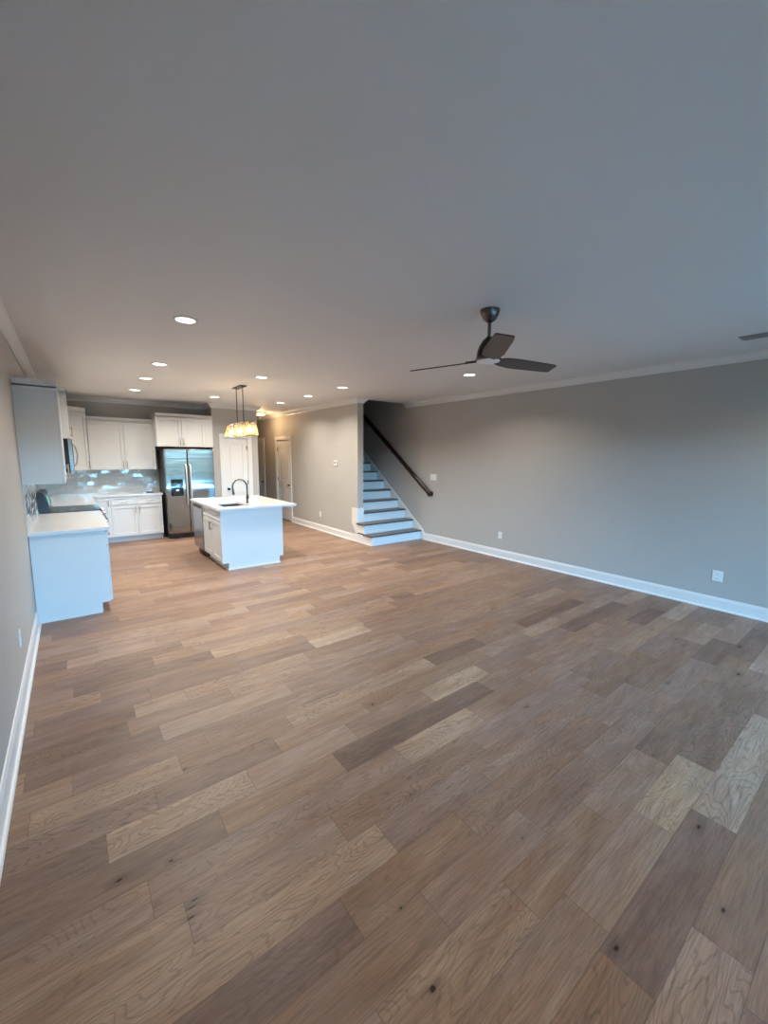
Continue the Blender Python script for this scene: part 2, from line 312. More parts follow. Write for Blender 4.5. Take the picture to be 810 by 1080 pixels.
# floor: one mesh, one quad per plank
def build_floor():
    pitch = .1692; y0 = .308
    cuts = {-1: [2.015], 0: [2.61, 3.823], 1: [1.753, 2.38, 2.98, 4.24], 2: [1.60, 2.22], 3: [1.935, 2.565, 4.405], 4: [.43, 1.056, 1.681], 5: [.11, 1.35, 1.975],
            6: [.583, 1.206], 7: [.488, 1.725, 2.345, 4.82, 5.415], 8: [.80, 1.418, 2.66], 9: [.372, .99, 1.611, 2.237, 2.833, 4.098, 5.3], 10: [1.20, 1.811],
            11: [.10, .722, 1.346, 2.586, 3.207, 3.83, 5.0], 12: [.258, .884], 13: [.684, 1.50], 14: [.53], 16: [.694, 1.32, 1.956, 2.554], 17: [1.04], 18: [1.20, 1.9],
            19: [.16, .786], 21: [.23, .86], 23: [.55]}
    tones = {(-1, 2.0): .72, (-1, 2.5): .38, (0, 2.7): .78, (0, 2.0): .22, (1, 2.5): .80, (1, 2.0): .56, (1, 1.2): .52, (1, 4.6): .70, (2, 1.9): .50, (2, 1.2): .60,
             (4, .6): .22, (4, 1.3): .46, (5, .9): .72, (3, 1.4): .52, (3, .5): .45, (2, .7): .5, (1, 1.9): .6, (8, .3): .34, (6, 1.5): .45, (5, 1.6): .40, (5, 2.3): .5, (10, .9): .4, (5, 1.6): .42, (6, .3): .62, (6, .9): .56, (7, .2): .6, (7, 1.9): .78, (7, 1.2): .5, (7, 5.1): .12, (8, 1.9): .12, (8, 1.1): .52, (8, .5): .30,
             (9, .1): .30, (9, .6): .80, (9, 1.3): .66, (9, 2.5): .82, (9, 1.9): .50, (9, 4.5): .14, (10, .6): .36, (10, 1.5): .6, (11, .4): .74, (11, 2.9): .18, (11, 4.4): .14, (11, 1.0): .5, (11, .05): .6,
             (12, .6): .45, (12, .1): .6, (13, .3): .3, (13, 1.0): .68, (14, .3): .25, (16, 2.2): .95, (16, 1.0): .3, (16, .3): .28, (17, .5): .36, (18, 1.5): .8, (19, .5): .25, (21, .1): .22, (0, 5.0): .35, (3, 5.0): .2, (3, 2.2): .45, (2, 4.0): .3, (1, 3.6): .3}
    bm = bmesh.new(); ug = bm.loops.layers.uv.new('grain'); ua = bm.loops.layers.uv.new('edge_a'); ub = bm.loops.layers.uv.new('edge_b'); cl = bm.loops.layers.float_color.new('plank')
    rnd = random.Random(21)
    lens = [.31, .62, .62, .62, .93, 1.24, 1.24]
    k = math.floor((YB-.2-y0)/pitch)
    while y0+k*pitch < YE+.1:
        ya = y0+k*pitch; yb = ya+pitch
        c = sorted(cuts.get(k, []))
        if not c: c = [rnd.uniform(.1, 1.2)]
        full = [c[0]]
        while full[0] > -.1: full.insert(0, full[0]-rnd.choice(lens))
        for x in c[1:]:
            while x-full[-1] > 1.45:
                full.append(full[-1]+rnd.choice(lens[1:5]))
            if x-full[-1] > .15: full.append(x)
            elif full[-1] not in c: full[-1] = x
        while full[-1] < W+.1: full.append(full[-1]+rnd.choice(lens))
        for xa, xb in zip(full, full[1:]):
            if xb < -.02 or xa > W+.05: continue
            t = min(.9, max(.12, rnd.gauss(.5, .11)))
            for (kk, xx), tv in tones.items():
                if kk == k and xa < xx < xb: t = tv
            hue = rnd.random(); fig = rnd.choice([.15, .25, .4, .6, .9]) if t < .7 else rnd.uniform(.7, 1)
            ox, oy = rnd.uniform(0, 80), rnd.uniform(0, 80)
            vs = [bm.verts.new((x, y, 0)) for x, y in ((xa, ya), (xb, ya), (xb, yb), (xa, yb))]
            f_ = bm.faces.new(vs)
            for lp in f_.loops:
                x, y = lp.vert.co.x, lp.vert.co.y
                lp[ug].uv = (x-xa+ox, y-ya+oy); lp[ua].uv = (x-xa, y-ya); lp[ub].uv = (xb-x, yb-y); lp[cl] = (t, hue, fig, 1)
        k += 1
    me = bpy.data.meshes.new('floor'); bm.to_mesh(me); bm.free(); me.materials.append(FLOOR)
    o = bpy.data.objects.new('floor', me); COL.objects.link(o); o['kind'] = 'structure'
build_floor()
struct('ceiling', B().box(-T, W+T, YB-T, YW+.03, H, H+.25).box(-T, XH+.07, YW+.03, YE+T, H, H+.25), CEIL)
struct('wall_left', B().box(-T, 0, YB-T, YK+T, -.02, H+.01), WALL)
struct('wall_right', B().box(W, W+T, YB-T, 10.6, -.02, 5.5), WALL)
struct('wall_kitchen', B().box(0, XP0+.02, YK, YK+T, -.02, H+.01), WALL)
# pantry walls with a door opening
PD = (3.04, 3.57, 2.04)
struct('wall_pantry', B().box(XP0, PD[0], YP, YP+.12, -.02, H+.01).box(PD[1], XP1, YP, YP+.12, -.02, H+.01).box(PD[0], PD[1], YP, YP+.12, PD[2], H+.01)
       .box(XP0, XP0+.12, YP+.12, YK, -.02, H+.01).box(XP1-.12, XP1, YP+.12, YE, -.02, H+.01), WALL)
D2 = (9.55, 10.37, 2.07); D3 = (11.30, 12.12, 2.07)
bw = B()
for a, b_ in ((YW, D2[0]), (D2[1], D3[0]), (D3[1], YE)): bw.box(XH, XH2, a, b_, -.02, H+.26)
for d in (D2, D3): bw.box(XH, XH2, d[0], d[1], d[2], H+.26)
bw.box(XH, XH2, YW+.03, 10.6, H+.26, 5.5)
struct('wall_hall', bw, WALL)
struct('wall_hall_end', B().box(XP1, XH, YE, YE+T, -.02, H+.01), WALL)
struct('wall_stairwell', B().box(XH2, W, 10.46, 10.6, -.02, 5.5).box(XH2, W, YW-.09, YW+.03, H+.25, 5.5), WALL)
struct('ceiling_stairwell', B().box(XH2-.13, W+T, YW-.09, 10.6, 5.5, 5.6), CEIL)
# wall behind the camera with its openings
bw = B(); xs = 0
for x0, x1, z0, z1 in sorted(WINDOWS+WINDOWS2):
    bw.box(xs, x0, YB-T, YB, -.02, H+.01)
    bw.box(x0, x1, YB-T, YB, -.02, z0); bw.box(x0, x1, YB-T, YB, z1, H+.01); xs = x1
bw.box(xs, W, YB-T, YB, -.02, H+.01)
struct('wall_back', bw, WALL)
def glazing(name, x0, x1, z0, z1, n, handle=False):
    r = thing(name, None, None, ((x0+x1)/2, YB, z0), 0, kind='structure')
    hw = (x1-x0)/2; h = z1-z0
    f_ = B(); t = .05
    f_.box(-hw, hw, -.11, -.03, 0, t).box(-hw, hw, -.11, -.03, h-t, h).box(-hw, -hw+t, -.11, -.03, t, h-t).box(hw-t, hw, -.11, -.03, t, h-t)
    for i in range(1, n):
        x = -hw+(x1-x0)*i/n; f_.box(x-t*.7, x+t*.7, -.11, -.03, t, h-t)
    f_.build('frame', TRIM, r)
    for i in range(n):
        a = -hw+(x1-x0)*i/n+.03; c = a+(x1-x0)/n-.06
        B().box(a, c, -.072, -.066, t-.01, h-t+.01).build('pane', WGLASS, r)
    c_ = B().box(-hw-.08, -hw, 0, .018, -z0+.0 if z0 < .2 else -.09, h+.09).box(hw, hw+.08, 0, .018, -z0 if z0 < .2 else -.09, h+.09).box(-hw, hw, 0, .018, h, h+.09)
    if z0 > .2: c_.box(-hw-.1, hw+.1, 0, .05, -.03, 0).box(-hw, hw, 0, .018, -.09, -.03)
    c_.build('casing', TRIM, r)
    if handle: B().box(.08, .10, -.03, .01, .9, 1.15, .004).build('door_handle', BLACKM, r)
for a in WINDOWS: glazing('door_4', *a, 3, True)
for a in WINDOWS2: glazing('window_1', *a, 1)
struct('trim_patio', B().box(-4, 10, -7.5, YB-T, -.18, -.08), STONE)
struct('ceiling_porch', B().box(-4, 10, -6.2, YB-T, 2.42, 2.6), mat('porch_wood', srgb(120, 92, 70), .7, var=(5, .1)))

# crown and base mouldings
CP = [(0, H-.083), (.012, H-.083), (.016, H-.068), (.034, H-.052), (.058, H-.026), (.074, H-.016), (.078, H-.002), (.09, H-.002), (.09, H+.004), (0, H+.004)]
struct('trim_1', B().sweep([(0, YB), (0, YK), (XP0, YK), (XP0, YP), (XP1, YP), (XP1, YE), (XH, YE), (XH, YW), (XH2, YW), (XH2, YW+.03)], CP), TRIM)
struct('trim_2', B().sweep([(W, YW+.03), (W, YB), (0, YB)], CP), TRIM)
BP = [(0, 0), (.031, 0), (.031, .010), (.026, .017), (.017, .02), (.015, .024), (.015, .112), (.009, .128), (.006, .138), (0, .14)]
struct('baseboard_left', B().sweep([(0, YB), (0, 5.10)], BP), TRIM)
struct('baseboard_right', B().sweep([(W, 5.93), (W, YB)], BP), TRIM)
struct('baseboard_back', B().sweep([(W, YB), (5.53, YB)], BP).sweep([(2.27, YB), (0, YB)], BP), TRIM)
struct('baseboard_hall', B().sweep([(XH, D2[0]-.09), (XH, 6.742)], BP).sweep([(XH, D3[0]-.09), (XH, D2[1]+.09)], BP).sweep([(XP1, YP), (XP1, YE), (XH, YE), (XH, D3[1]+.09)], BP), TRIM)
struct('baseboard_pantry', B().sweep([(XP0, YP), (PD[0]-.09, YP)], BP).sweep([(PD[1]+.09, YP), (XP1, YP)], BP), TRIM)

# interior doors (local frame: x along the leaf, -y out of the wall)
def panel_door(name, loc, rz, w_, h_, knob_left, label=None):
    r = thing(name, label, None, loc, rz, kind='structure')
    B().box(-.085, 0, -.018, 0, 0, h_+.085, .004).box(w_, w_+.085, -.018, 0, 0, h_+.085, .004).box(0, w_, -.018, 0, h_, h_+.085, .004)\
        .box(0, .012, 0, .12, 0, h_).box(w_-.012, w_, 0, .12, 0, h_).box(.012, w_-.012, 0, .12, h_-.012, h_).build('casing', TRIM, r)
    a, c = .016, w_-.016; y = .02; b_ = B(); top = h_-.016
    st = .10
    b_.box(a, c, y+.014, y+.035, .012, top)
    b_.box(a, a+st, y, y+.03, .012, top).box(c-st, c, y, y+.03, .012, top)
    for z0, z1 in ((.012, .22), (.83, 1.03), (top-.12, top)): b_.box(a+st, c-st, y, y+.03, z0, z1)
    for z0, z1 in ((.22, .83), (1.03, top-.12)): b_.box(a+st+.03, c-st-.03, y+.004, y+.02, z0+.03, z1-.03, .003)
    leaf = b_.build('leaf', TRIM, r)
    kx = a+.06 if knob_left else c-.06
    kb = B().lathe([(.028, 0), (.028, .006), (.011, .008), (.011, .03), (.024, .036), (.029, .05), (.024, .062), (.008, .066)], (kx, y, .925), 20, 'y').build('door_handle', BLACKM, r, True)
    # the lathe runs along +y; turn it to point out of the wall
    for v in kb.data.vertices: v.co.y = 2*y - v.co.y
    kb.data.flip_normals()
    hx = (c if knob_left else a)
    for z in (.25, 1.06, 1.83): B().box(hx-.014, hx+.014, y-.012, y+.004, z-.045, z+.045, .002).build('hinge', BLACKM, r)
    B().box(0, w_, 0, .12, 0, .012).build('threshold', BLACKM, r)
panel_door('door_1', (PD[0], YP, 0), 0, PD[1]-PD[0], PD[2], True)
# hall wall doors face -x: rz=-90 so local x runs towards -y
panel_door('door_2', (XH, D2[1], 0), -PI/2, D2[1]-D2[0], D2[2], False)
panel_door('door_3', (XH, D3[1], 0), -PI/2, D3[1]-D3[0], D3[2], False)

# ------------------------------------------------------------------ staircase
RISE, RUN, N_ST = .19, .2517, 15
Y0 = 6.03
st = thing('staircase', 'white painted staircase with grey-brown treads rising between two grey walls', 'staircase', (XH, Y0, 0))
def L_(b, n, m, sm=False):            # parts of the stair are built in world space, then moved into its frame
    for v in b.bm.verts: v.co -= Vector((XH, Y0, 0))
    return b.build(n, m, st, sm)
SL = W-.02
for i in range(N_ST):
    z0 = i*RISE; z1 = (i+1)*RISE; ya = Y0+i*RUN; yb = ya+RUN
    xl = XH-.015 if i < 2 else XH2
    L_(B().box(xl, SL, ya, ya+.018, z0, z1-.028) if i else B().box(xl, SL, ya, ya+.018, 0, z1-.028), 'riser', TRIM)
    lx = xl-.028 if i < 2 else xl
    ye = yb+.018 if i != 1 else YW-.001
    L_(B().box(lx, SL, ya-.03, ye, z1-.028, z1, .006), 'tread', TREAD)
# left sides of the two projecting steps and the skirt on the wall's end
L_(B().box(XH-.015, XH, Y0+.018, YW, 0, RISE-.028).box(XH-.015, XH, Y0+RUN+.018, YW, RISE, 2*RISE-.028)
   .prism([(YW, 0), (6.74, 0), (6.74, .138), (6.56, .15), (6.72, .355), (6.71, .66), (YW, .66)], 'x', XH-.015, XH)
   .box(XH-.031, XH-.015, Y0, 6.74, 0, .018, .003), 'side_skirt', TRIM)
L_(B().box(XH-.015, XH2+.012, YW-.014, YW, 2*RISE, .66), 'skirt_block', TRIM)
L_(B().prism([(Y0-.10, 0), (Y0-.10, .14), (Y0-.03, .215), (Y0+15*RUN, .215+15.12*RISE), (Y0+15*RUN, 15*RISE-.4), (Y0+RUN, 0)], 'x', SL, W), 'stringer', TRIM)
L_(B().box(XH2, W, Y0+15*RUN, 10.46, 14*RISE, 15*RISE), 'landing', TREAD)
# handrail
hr = thing('handrail', 'dark espresso wood handrail sloping up the grey wall above the stairs', 'handrail', (W, 5.74, .95))
sl = .727; L2 = 3.2
def railpt(t, dx=-.07, dz=0): return Vector((dx, t, t*sl+dz))
ang = math.atan(sl)
b_ = B()
prof = [(a*1.05, c*1.45) for a, c in [(-.024, -.022), (-.030, 0), (-.024, .02), (-.010, .032), (.010, .032), (.024, .02), (.030, 0), (.024, -.022), (.014, -.032), (-.014, -.032)]]
nz = Vector((0, -math.sin(ang), math.cos(ang)))
b_.rings([[Vector((-.07, 0, 0))+Vector((a, 0, 0))+nz*c+Vector((0, math.cos(ang), math.sin(ang)))*t for a, c in prof] for t in (0, L2/math.cos(ang))])
b_.build('rail', RAIL, hr, True)
B().rings([[Vector((x, 0, 0))+Vector((0, a, 0))*1+Vector((0, 0, c)) for a, c in prof] for x in (-.095, 0)]).build('wall_return', RAIL, hr, True)
for t in (.35, 1.35, 2.35):
    p = railpt(t)
    B().tube([(0, p.y, p.z-.09), (-.03, p.y, p.z-.09), (-.06, p.y, p.z-.075), (-.07, p.y, p.z-.03)], .007, 8).lathe([(.028, 0), (.028, .006)], (-.006, p.y, p.z-.09), 16, 'x').build('bracket', DKMETAL, hr, True)

# ------------------------------------------------------------------ kitchen
def pull(par, x, z, ln=.13, vert=True, y=-.02):
    b_ = B()
    if vert:
        b_.tube([(x, y-.028, z-ln/2), (x, y-.028, z+ln/2)], .006, 8)
        for q in (-.045, .045): b_.tube([(x, y, z+q), (x, y-.028, z+q)], .005, 8)
    else:
        b_.tube([(x-ln/2, y-.028, z), (x+ln/2, y-.028, z)], .006, 8)
        for q in (-.045, .045): b_.tube([(x+q, y, z), (x+q, y-.028, z)], .005, 8)
    return b_.build('handle', NICKEL, par, True)
def front(root, kind, x0, x1, z0, z1, hx=None, hz=None, vert=True, y=0.):
    rail = .058 if (z1-z0) > .25 else .03
    d = B().panel(x0+.002, x1-.002, z0+.002, z1-.002, y, .02, rail, .012).build(kind, CAB, root)
    if hx is not None: pull(d, hx, hz, vert=vert, y=y-.02)
    return d
def base_cab(label, loc, rz, w_, cols, d=.607, drawers=True, end_shoe=False, group='base cabinets'):
    r = thing('base_cabinet', label, 'cabinet', loc, rz, group)
    B().box(0, w_, 0, d, .105, .876).box(.0, w_, .075, d, 0, .105).build('body', CAB, r)
    x = 0
    for i, cw in enumerate(cols):
        last = len(cols) == 1
        hx = x+cw-.035 if (i % 2 == 0) else x+.035
        if drawers:
            front(r, 'drawer', x, x+cw, .715, .866, x+cw/2, .79, False)
            front(r, 'door', x, x+cw, .115, .708, hx, .62)
        else: front(r, 'door', x, x+cw, .115, .866, hx, .76)
        x += cw
    return r
# cabinet crown in local frame, path goes round left side, front, right side (out = away from the cabinet)
def crown_path(w_, d, left=True, right=True):
    p = []
    if left: p.append((0, d))
    p += [(0, -.0), (w_, -.0)]
    if right: p.append((w_, d))
    return p[::-1]
def wall_cab(label, loc, rz, w_, d, h_, cols, hsides, left=True, right=True, handle_low=True, cr=.055, name='wall_cabinet'):
    r = thing(name, label, 'cabinet', loc, rz, 'wall cabinets')
    B().box(0, w_, 0, d, 0, h_).box(0, w_, -.018, 0, h_-.03, h_).build('body', CAB, r)
    x = 0
    for cw, hs in zip(cols, hsides):
        hx = None if hs is None else (x+cw-.03 if hs == 'r' else x+.03)
        front(r, 'door', x, x+cw, 0, h_-.03, hx, .10)
        x += cw
    pr = [(0, h_-.012), (.006, h_-.012), (.010, h_), (.026, h_+cr*.5), (.042, h_+cr*.8), (.044, h_+cr), (0, h_+cr)]
    # outward is to the left of travel when going left -> front -> right, so reverse the path
    pts = []
    if left: pts.append((0, d))
    pts += [(0, -.018), (w_, -.018)]
    if right: pts.append((w_, d))
    B().sweep(pts, [(o_, z) for o_, z in pr]).build('crown', CAB, r) if False else B().sweep(pts[::-1], [(o_, z) for o_, z in pr]).build('crown', CAB, r)
    return r
# --- left run (faces +x)
bc = base_cab('white base cabinet with a plain end panel facing the living room, by the left wall', (.61, 5.10, 0), PI/2, 1.53, [.51, .51, .51])
B().box(-.012, 0, .085, .59, 0, .018).build('shoe_strip', TRIM, bc)
base_cab('white base cabinet beyond the range, turning into the kitchen corner', (.61, 7.41, 0), PI/2, 1.66, [.56, .55, .55])
# --- back run (faces -y)
base_cab('narrow white base cabinet filling the corner left of the double-door one', (.64, 9.09, 0), 0, .28, [.28], drawers=False)
base_cab('white double-door base cabinet with two drawers beside the refrigerator', (.92, 9.09, 0), 0, .85, [.425, .425])
# --- countertops
ct = B().box(0, .648, 5.065, 6.64, .878, .914, .004).build('countertop', QUARTZ)
tag(ct, 'white quartz countertop between the blue-lit end panel and the range', 'countertop')
ct = B().prism([(0, 7.405), (.648, 7.405), (.648, 9.055), (1.79, 9.055), (1.79, YK), (0, YK)], 'z', .878, .914).build('countertop', QUARTZ)
tag(ct, 'white quartz countertop wrapping the kitchen corner beyond the range', 'countertop')
# --- backsplash tiles: one mesh for the tiles, one for the grout behind
def tiles(name, kind):
    g = thing(name, None, None, (0, 0, 0), 0, kind='structure')
    b_ = B(); rnd = random.Random(5 if kind == 'L' else 9)
    tw, th = .152, .0757
    L0, L1 = (5.10, YK-.008) if kind == 'L' else (.008, 1.80)
    z = .914; row = 0
    while z < 1.37:
        x = L0-(tw/2 if row % 2 else 0)
        while x < L1-.01:
            a, c = max(x, L0)+.0012, min(x+tw, L1)-.0012
            if c-a > .01:
                t = [rnd.uniform(-.0034, .0034) for _ in range(3)]
                z1 = min(z+th, 1.372)-.0024
                def P(s_, zz, k): return (.0085+k, s_, zz) if kind == 'L' else (s_, YK-.0085-k, zz)
                q = [(a, z), (c, z), (c, z1), (a, z1)]; off = [t[0], t[1], t[2], t[2]+t[0]-t[1]]
                b_.rings([[P(p[0], p[1], -.0055) for p in q], [P(p[0], p[1], 0+o_) for p, o_ in zip(q, off)]])
            x += tw
        z += th; row += 1
    b_.build('tiles', TILE, g)
    (B().box(0, .006, L0, L1, .914, 1.372) if kind == 'L' else B().box(L0, L1, YK-.006, YK, .914, 1.372)).build('grout', GROUT, g)
tiles('trim_3', 'L'); tiles('trim_4', 'K')
# --- wall cabinets
wall_cab('grey-lit wall cabinet with its plain side towards the living room, nearest on the left wall', (.305, 5.10, 1.372), PI/2, 1.53, .305, .925, [.51, .51, .51], 'rlr')
wall_cab('short deep wall cabinet above the microwave with a raised crown', (.378, 6.635, 1.862), PI/2, .77, .378, .58, [.385, .385], 'rl')
wall_cab('wall cabinet between the microwave cabinet and the diagonal corner cabinet', (.305, 7.41, 1.372), PI/2, 1.615, .305, .925, [.54, .54, .535], 'lrl', right=False)
# diagonal corner cabinet
dg = thing('corner_wall_cabinet', 'tall diagonal corner wall cabinet with one door and a raised crown', 'cabinet', (.305, 9.045, 1.372), PI/4, 'wall cabinets')
fw = .35*math.sqrt(2); hh = 1.07
def loc_(x, y):   # world plan -> local plan
    dx, dy = x-.305, y-9.045; c = math.cos(PI/4); return (dx*c+dy*c, -dx*c+dy*c)
B().prism([loc_(*p) for p in ((.305, 9.045), (.655, 9.395), (.665, 9.395), (.665, YK), (.0, YK), (.0, 9.03), (.305, 9.03))], 'z', 0, hh).build('body', CAB, dg)
front(dg, 'door', .006, fw-.006, 0, hh-.03, fw-.04, .10)
pr = [(0, hh-.012), (.006, hh-.012), (.010, hh), (.026, hh+.03), (.042, hh+.045), (.044, hh+.055), (0, hh+.055)]
B().sweep([loc_(*p) for p in ((0, 9.03), (.305, 9.03), (.325, 9.035), (.66, 9.37), (.665, 9.375), (.665, YK))][::-1], pr).build('crown', CAB, dg)
wall_cab('white double-door wall cabinet over the back counter, left of the refrigerator', (.67, 9.395, 1.372), 0, 1.09, .305, .93, [.56, .53], 'rl', left=False, right=False)
wall_cab('short deep white wall cabinet above the refrigerator', (1.745, 9.07, 1.825), 0, 1.045, .63, .59, [.45, .45], 'rl', right=False)
oc = [o for o in bpy.data.objects if o.name.startswith('wall_cabinet')][-1]
B().box(.90, 1.045, -.018, 0, 0, .56, .0015).build('filler', CAB, oc)

# --- refrigerator
fr = thing('refrigerator', 'stainless side-by-side refrigerator with a black ice and water dispenser', 'refrigerator', (1.82, 8.85, 0))
B().box(.01, .90, .075, .80, .03, 1.755).box(.03, .88, .06, .1, .03, .10).build('body', DARKSIDE, fr)
ld = B().box(0, .405, 0, .07, .11, 1.78, .012).build('door', FRSTEEL, fr)
rd = B().box(.415, .91, 0, .07, .11, 1.78, .012).build('door', FRSTEEL, fr)
dp = B().box(.09, .305, -.012, .004, .86, 1.19, .004).build('dispenser', BLACKG, ld)
B().box(.12, .275, -.016, -.010, .885, 1.02).build('recess', BLACKM, dp)
B().box(.165, .225, -.024, -.012, 1.05, 1.075, .003).build('control', STEEL, dp)
B().box(.17, .225, -.03, -.012, .955, .99, .006).build('spout', PLATE, dp)
for p, x in ((ld, .372), (rd, .448)):
    B().tube([(x, 0, .66), (x, -.045, .70), (x, -.05, .9), (x, -.05, 1.25), (x, -.045, 1.44), (x, 0, 1.48)], .016, 12).build('handle', SILVER, p, True)
B().box(.02, .89, .02, .06, .015, .10, .004).box(.1, .2, .04, .7, 0, .03).box(.7, .8, .04, .7, 0, .03).build('toe_grille', BLACKP, fr)
# --- range
rg = thing('range', 'electric range with black glass cooktop, rear control panel and front knobs', 'range', (.655, 6.645, 0), PI/2)
B().box(.003, .757, 0, .62, .09, .905).box(.02, .74, .05, .6, 0, .09).build('body', DARKSIDE, rg)
B().box(0, .76, -.01, .635, .905, .922, .004).build('cooktop', BLACKG, rg)
B().prism([(-.03, .82), (0, .80), (0, .904), (-.012, .904)], 'x', 0, .76).build('control_strip', STEEL, rg)
od = B().box(.004, .756, -.03, 0, .25, .795, .005).build('oven_door', STEEL, rg)
B().box(.12, .64, -.034, -.029, .36, .66, .002).build('oven_window', BLACKG, od)
B().tube([(.07, -.03, .755), (.07, -.075, .755), (.69, -.075, .755), (.69, -.03, .755)], .011, 10).build('handle', NICKEL, od, True)
B().box(.004, .756, -.03, 0, .10, .242, .005).build('storage_drawer', STEEL, rg)
for x in (.09, .2, .56, .67):
    b_ = B().lathe([(.026, 0), (.026, .012), (.021, .016), (.019, .034)], (0, 0, 0), 20, 'y')
    for v in b_.bm.verts: v.co = Vector((v.co.x+x, -v.co.y-.022, v.co.z+.862))
    b_.build('knob', NICKEL, rg, True)
bgd = B().prism([(.655, .922), (.53, .922), (.575, 1.16), (.59, 1.175), (.655, 1.175)], 'x', 0, .76).build('back_panel', BLACKP, rg)
B().prism([(.527, .99), (.560, 1.14), (.566, 1.14), (.533, .99)], 'x', .04, .72).build('control_face', STEEL, bgd)
B().prism([(.5345, 1.045), (.5475, 1.105), (.553, 1.105), (.540, 1.045)], 'x', .10, .26).build('display', GREEN, bgd)
for cx, cy_, rr in ((.19, .18, .10), (.57, .18, .085), (.19, .42, .085), (.57, .42, .10)):
    B().lathe([(rr, .9221), (rr, .9226), (rr-.006, .9226), (rr-.006, .9221)], (cx, cy_, 0), 32, cap0=False, cap1=False).build('burner_ring', DARKSIDE, rg)
# --- microwave
mw = thing('microwave', 'stainless over-the-range microwave with a curved handle and black sides', 'microwave', (.37, 6.64, 1.415), PI/2)
B().box(0, .758, 0, .36, 0, .44, .003).build('body', BLACKP, mw)
md = B().box(0, .58, -.045, 0, .03, .44, .006).build('door', STEEL, mw)
B().box(.06, .50, -.048, -.044, .09, .38, .002).build('window', BLACKG, md)
B().tube([(.05, -.045, .09), (.05, -.075, .13), (.05, -.09, .235), (.05, -.075, .34), (.05, -.045, .38)], .010, 10).build('handle', NICKEL, md, True)
B().box(.585, .758, -.045, 0, .03, .44, .004).build('control_panel', BLACKG, mw)
B().box(0, .758, -.04, 0, 0, .027, .003).build('vent_grille', STEEL, mw)

# --- island
IX0, IX1, IY0, IY1 = 2.03, 2.94, 5.95, 7.57
isl = thing('kitchen_island', 'kitchen island with pale end panel, doors and dishwasher on its left side', 'island', (IX0, IY0, 0))
def I_(b, n, m, par=None, sm=False):
    for v in b.bm.verts: v.co -= Vector((IX0, IY0, 0))
    return b.build(n, m, par or isl, sm)
# end panels with toe notches both sides; front carcass left hollow for the sink and the dishwasher
ep = [(IX0-.02, .105), (IX0+.07, .105), (IX0+.07, 0), (IX1-.06, 0), (IX1-.06, .105), (IX1, .105), (IX1, .876), (IX0-.02, .876)]
I_(B().prism(ep, 'y', IY0, IY0+.02), 'end_panel', CAB); I_(B().prism(ep, 'y', IY1-.02, IY1), 'end_panel', CAB)
I_(B().box(2.63, IX1, IY0+.02, IY1-.02, .105, .876).box(2.63, IX1-.06, IY0+.02, IY1-.02, 0, .105).box(IX0, 2.63, 6.925, 6.945, .105, .876)
   .box(IX0, 2.63, IY0+.02, 6.925, .105, .125).box(IX0+.07, IX0+.085, IY0+.02, 6.945, 0, .105).box(IX0, IX0+.02, IY0+.02, 6.925, .84, .876), 'body', CAB)
I_(B().box(IX0+.06, IX1-.05, IY0-.012, IY0, 0, .018).box(IX0+.056, IX0+.07, IY0, 6.94, 0, .018), 'shoe_strip', TRIM)
fr2 = thing('front_frame', None, None, (0, 0, 0)); fr2.parent = isl; fr2.rotation_euler = (0, 0, -PI/2); fr2.location = (0, 6.925-IY0, 0)
wd = 6.925-(IY0+.02)
bpy.data.objects.remove(fr2)
def isl_front(kind, y1, y0, z0, z1, handle_y=None, hz=None):
    rail = .058 if z1-z0 > .25 else .03
    b_ = B().panel(0, y1-y0-.004, z0+.002, z1-.002, 0, .02, rail, .012)
    for v in b_.bm.verts: v.co = Vector((v.co.y, (y1-.002-IY0)-v.co.x, v.co.z))
    d = b_.build(kind, CAB, isl)
    if handle_y is not None:
        x = -.048; y = handle_y-IY0; b2 = B().tube([(x, y, hz-.065), (x, y, hz+.065)], .006, 8)
        for q in (-.045, .045): b2.tube([(-.02, y, hz+q), (x, y, hz+q)], .005, 8)
        b2.build('handle', NICKEL, d, True)
isl_front('drawer_front', 6.925, IY0+.02, .715, .866)
isl_front('door', 6.925, 6.447, .115, .708, 6.447+.03, .60)
isl_front('door', 6.447, IY0+.02, .115, .708, 6.447-.03, .60)
# sink opening in the island top
SX0, SX1, SY0, SY1 = 2.11, 2.50, 6.10, 6.74
CX0, CX1, CY0, CY1 = 1.975, 3.165, 5.905, 7.60
b_ = B(); bm = b_.bm
def ringq(z): return [bm.verts.new(p) for p in ((CX0, CY0, z), (CX1, CY0, z), (CX1, CY1, z), (CX0, CY1, z))], [bm.verts.new(p) for p in ((SX0, SY0, z), (SX1, SY0, z), (SX1, SY1, z), (SX0, SY1, z))]
o1, i1 = ringq(.878); o2, i2 = ringq(.914)
for k in range(4):
    j = (k+1) % 4
    bm.faces.new((o2[k], o2[j], i2[j], i2[k])); bm.faces.new((o1[j], o1[k], i1[k], i1[j]))
    bm.faces.new((o1[k], o1[j], o2[j], o2[k])); bm.faces.new((i1[j], i1[k], i2[k], i2[j]))
bmesh.ops.bevel(bm, geom=[e_ for e_ in bm.edges if all(v in o2 or v in o1 for v in e_.verts) ], offset=.005, segments=2, affect='EDGES')
tag(b_.build('countertop', QUARTZ), 'white quartz island top with a sink cut-out and a wide seating overhang', 'countertop')
sk = thing('sink', 'stainless undermount sink set in the island top', 'sink', (SX0, SY0, .70))
def S_(b, n, m, sm=False):
    for v in b.bm.verts: v.co -= Vector((SX0, SY0, .70))
    return b.build(n, m, sk, sm)
t = .008
